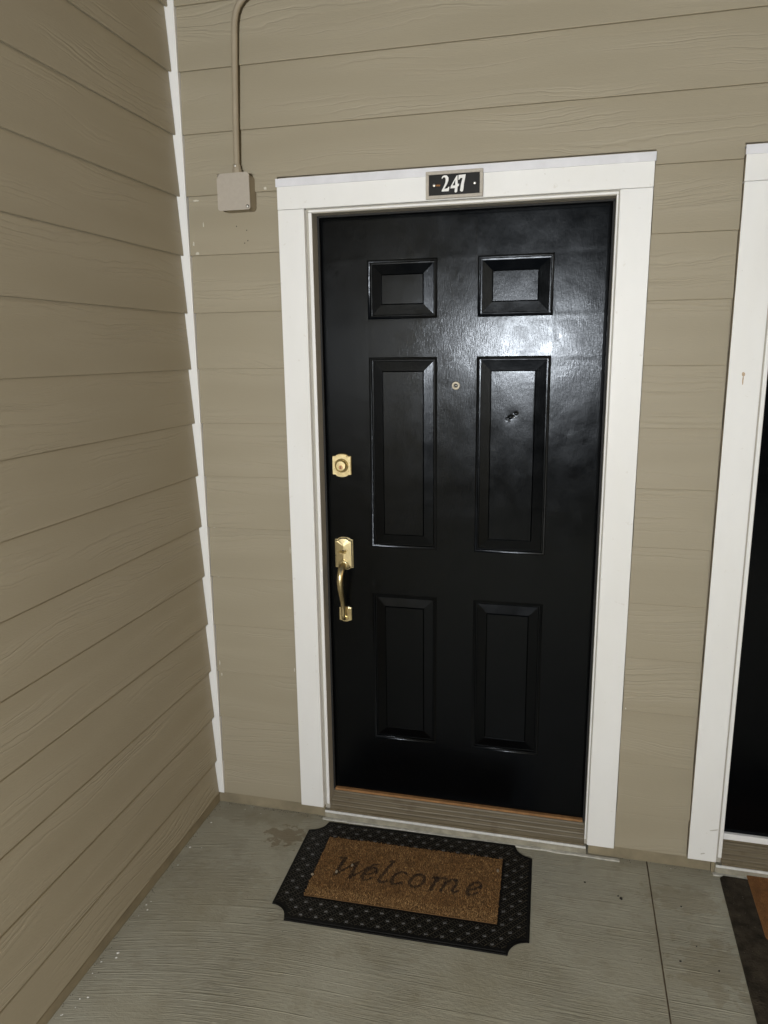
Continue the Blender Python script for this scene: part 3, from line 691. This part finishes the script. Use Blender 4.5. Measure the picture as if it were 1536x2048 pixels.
def inked(x, y):
    for x0, y0, x1, y1, r in SEG:
        if x < min(x0, x1)-r or x > max(x0, x1)+r or y < min(y0, y1)-r or y > max(y0, y1)+r: continue
        dx_, dy_ = x1-x0, y1-y0; L2 = dx_*dx_+dy_*dy_+1e-12
        t = max(0, min(1, ((x-x0)*dx_+(y-y0)*dy_)/L2))
        if math.hypot(x-x0-t*dx_, y-y0-t*dy_) < r: return True
    return False
def fibres(n, cw, ch, ox, oy, z0, seed, text):
    rr = random.Random(seed); out = {'a': ([], [], []), 'b': ([], [], [])}
    for _ in range(n):
        x, y = ox+rr.uniform(-cw, cw), oy+rr.uniform(-ch, ch)
        ik = text and inked(x+rr.gauss(0, 0.0009), y+rr.gauss(0, 0.0009))
        L = rr.uniform(0.003, 0.0062)*(0.62 if ik else 1.0)*(1+0.25*noise.noise(Vector((x*30, y*30, 0)))); a = rr.uniform(0, 6.283); lean = rr.uniform(0.0008, 0.0058); wd = rr.uniform(0.0005, 0.0010)*(1.7 if ik else 1.0)
        dx_, dy_ = math.cos(a), math.sin(a)
        v, f, m = out['b' if ik else 'a']; b = len(v)
        v += [(x-dy_*wd, y+dx_*wd, z0), (x+dy_*wd, y-dx_*wd, z0), (x+dx_*lean, y+dy_*lean, z0+L)]
        f.append((b, b+1, b+2))
        pale = 0.15+0.30*noise.noise(Vector((x*11+4, y*14, 1)))+(0.45 if y-oy < -ch*0.74 else 0)
        t = rr.random(); m.append(1 if t < pale else (2 if t > 0.72 else 0))
    return out
fb = fibres(52000, CW, CH, COX, COY, 0.0100, 11, True)
v, f, m = fb['a']; link('coir_fibres', pyd('coir_fibres', v, f, [M['coir1'], M['coir2'], M['coir3']], mi=m), cp, kind='stuff')
v, f, m = fb['b']; link('lettering', pyd('lettering', v, f, M['ink']), cp, kind='stuff', label='dark sunken letters reading Welcome')
# bits of leaf caught on the mat
for i, (x, y) in enumerate([(-0.192, 0.020), (-0.235, -0.022), (-0.31, -0.05), (0.29, 0.09)]):
    bm = bmesh.new(); rr = random.Random(40+i); hprism(bm, [(x+0.006*math.cos(a*1.05)*rr.uniform(.5, 1), y+0.009*math.sin(a*1.05)*rr.uniform(.5, 1)) for a in range(6)], 0.0150, 0.0158)
    c, s_ = math.cos(MAT_RZ), math.sin(MAT_RZ)
    o = link('leaf_scrap', mesh('leaf_scrap', bm, mat_plain('dry_leaf', (0.34, 0.28, 0.20), 0.8)), None, ['pale leaf scrap lying on the W of the doormat', 'pale leaf scrap lying just below the W of the doormat', 'tiny leaf scrap at the left edge of the doormat coir', 'tiny leaf scrap at the upper right of the doormat coir'][i], 'leaf', 'leaf scraps on the doormat', loc=(-0.4225, -0.2735, 0), rotz=MAT_RZ)

# ------------------------------------------------------------------ neighbour's mat
m2 = empty('doormat', 'worn grey mat with rust orange centre at the right edge', 'doormat', loc=(0.985, -0.345, 0), rotz=math.radians(-1.0))
bm = bmesh.new(); hprism(bm, notched(0.415, 0.315, 0.012, 4), 0.0008, 0.0070, 0.002); link('border', mesh('border', bm, M['oldmat']), m2)
def rr2(hw, hh, r): return [(x, y) for x, y in rrect(hw, hh, r)]
bm = bmesh.new(); hprism(bm, [(x+0.0, y+0.195) for x, y in rr2(0.330, 0.150, 0.02)], 0.0071, 0.0100, 0.001); cpl = link('centre_pad', mesh('centre_pad', bm, M['oldcoir']), m2)
fb = fibres(16000, 0.322, 0.142, 0.0, 0.195, 0.0096, 23, False)
v, f, m = fb['a']; link('pile', pyd('pile', v, f, [M['oldcoir'], mat_plain('orange_pile', (0.26, 0.125, 0.042), 0.85), mat_plain('brown_pile', (0.12, 0.052, 0.017), 0.85)], mi=m), cpl, kind='stuff')
rr = random.Random(5); vs, fs, mi = [], [], []
for i in range(9000):
    x, y = rr.uniform(-0.408, 0.408), rr.uniform(-0.308, 0.308)
    if abs(x) < 0.33 and abs(y-0.195) < 0.15: continue
    a = rr.uniform(0, 6.28); b = len(vs); wd = 0.0007; le = rr.uniform(0.001, 0.004)
    vs += [(x-math.sin(a)*wd, y+math.cos(a)*wd, 0.0066), (x+math.sin(a)*wd, y-math.cos(a)*wd, 0.0066), (x+math.cos(a)*le, y+math.sin(a)*le, 0.0066+rr.uniform(0.001, 0.0028))]; fs.append((b, b+1, b+2)); mi.append(1 if rr.random() < 0.05 else 0)
link('pile', pyd('border_pile', vs, fs, [M['oldmat'], mat_plain('lint', (0.20, 0.17, 0.12), 0.9)], mi=mi), m2, kind='stuff')

# ------------------------------------------------------------------ litter on the floor
def chip(x, y, r, seed, mat, label, cat, group, name):
    rr = random.Random(seed); bm = bmesh.new(); bmesh.ops.create_icosphere(bm, subdivisions=2, radius=r)
    for v in bm.verts:
        v.co *= 1+0.35*noise.noise(v.co*(1.2/r)+Vector((seed, 0, 0))); v.co.z *= 0.55; v.co.x *= 0.8
    link(name, mesh(name, bm, mat, True), None, label, cat, group, loc=(x, y, r*0.40), rotz=rr.uniform(0, 6))
CH_ = [(0.2553, -0.2019, 0.0052, 'larger black speck left of the floor joint'), (0.2470, -0.1905, 0.0030, 'tiny black speck touching the larger black speck'), (0.1452, -0.1500, 0.0034, 'lone dark speck between doormat and floor joint'),
       (0.4350, -0.1945, 0.0028, 'dark speck right of the floor joint, nearest the wall'), (0.4560, -0.3520, 0.0026, 'dark speck midway along the right slab'), (0.4030, -0.4200, 0.0034, 'dark crumb close to the right of the floor joint'), (0.5030, -0.4310, 0.0030, 'dark crumb beside the worn grey mat')]
for i, (x, y, r, lb) in enumerate(CH_): chip(x, y, r, i+1, M['chip'], lb, 'debris', 'dark specks on the floor', 'debris_speck')
rr = random.Random(77); vs, fs = [], []
for i in range(30):
    if i < 18: x, y = XL+0.02+abs(rr.gauss(0, 0.018)), -rr.uniform(0.05, 1.0)
    else: x, y = rr.uniform(-1.15, 0.5), -abs(rr.gauss(0.02, 0.012))-0.004
    r = rr.uniform(0.001, 0.0034)*(1.5 if rr.random() < 0.12 else 1); b = len(vs)
    p = [(x+r*math.cos(k*1.05)*rr.uniform(.6, 1.2), y+r*math.sin(k*1.05)*rr.uniform(.6, 1.2)) for k in range(6)]
    vs += [(q[0], q[1], 0.0004) for q in p]+[(x, y, 0.0004+r*0.5)]; fs += [(b+k, b+(k+1) % 6, b+6) for k in range(6)]
link('paint_flakes', pyd('paint_flakes', vs, fs, M['flake']), None, 'scattered white paint flakes along the foot of the walls', 'paint flakes', kind='stuff')

rr = random.Random(91); vs, fs = [], []
for i in range(420):
    k = rr.random()
    if k < 0.45: x, y = XL+0.006+abs(rr.gauss(0, 0.010)), -rr.uniform(0.01, 1.3)
    elif k < 0.75: x, y = rr.uniform(-1.2, -0.80), -0.002-abs(rr.gauss(0, 0.008))
    elif k < 0.90: x, y = rr.uniform(0.24, 0.56), -0.002-abs(rr.gauss(0, 0.010))
    else: x, y = rr.uniform(-1.1, 0.55), -rr.uniform(0.02, 0.75)
    r = rr.uniform(0.0006, 0.0019); b = len(vs)
    vs += [(x+r*math.cos(q*1.571+k)*rr.uniform(.6, 1.2), y+r*math.sin(q*1.571+k)*rr.uniform(.6, 1.2), 0.0003) for q in range(4)]+[(x, y, 0.0003+r*0.8)]; fs += [(b+q, b+(q+1) % 4, b+4) for q in range(4)]
link('floor_grit', pyd('floor_grit', vs, fs, mat_plain('grit', (0.055, 0.042, 0.026), 0.9)), None, 'fine dark grit gathered along the foot of the walls', 'grit', kind='stuff')
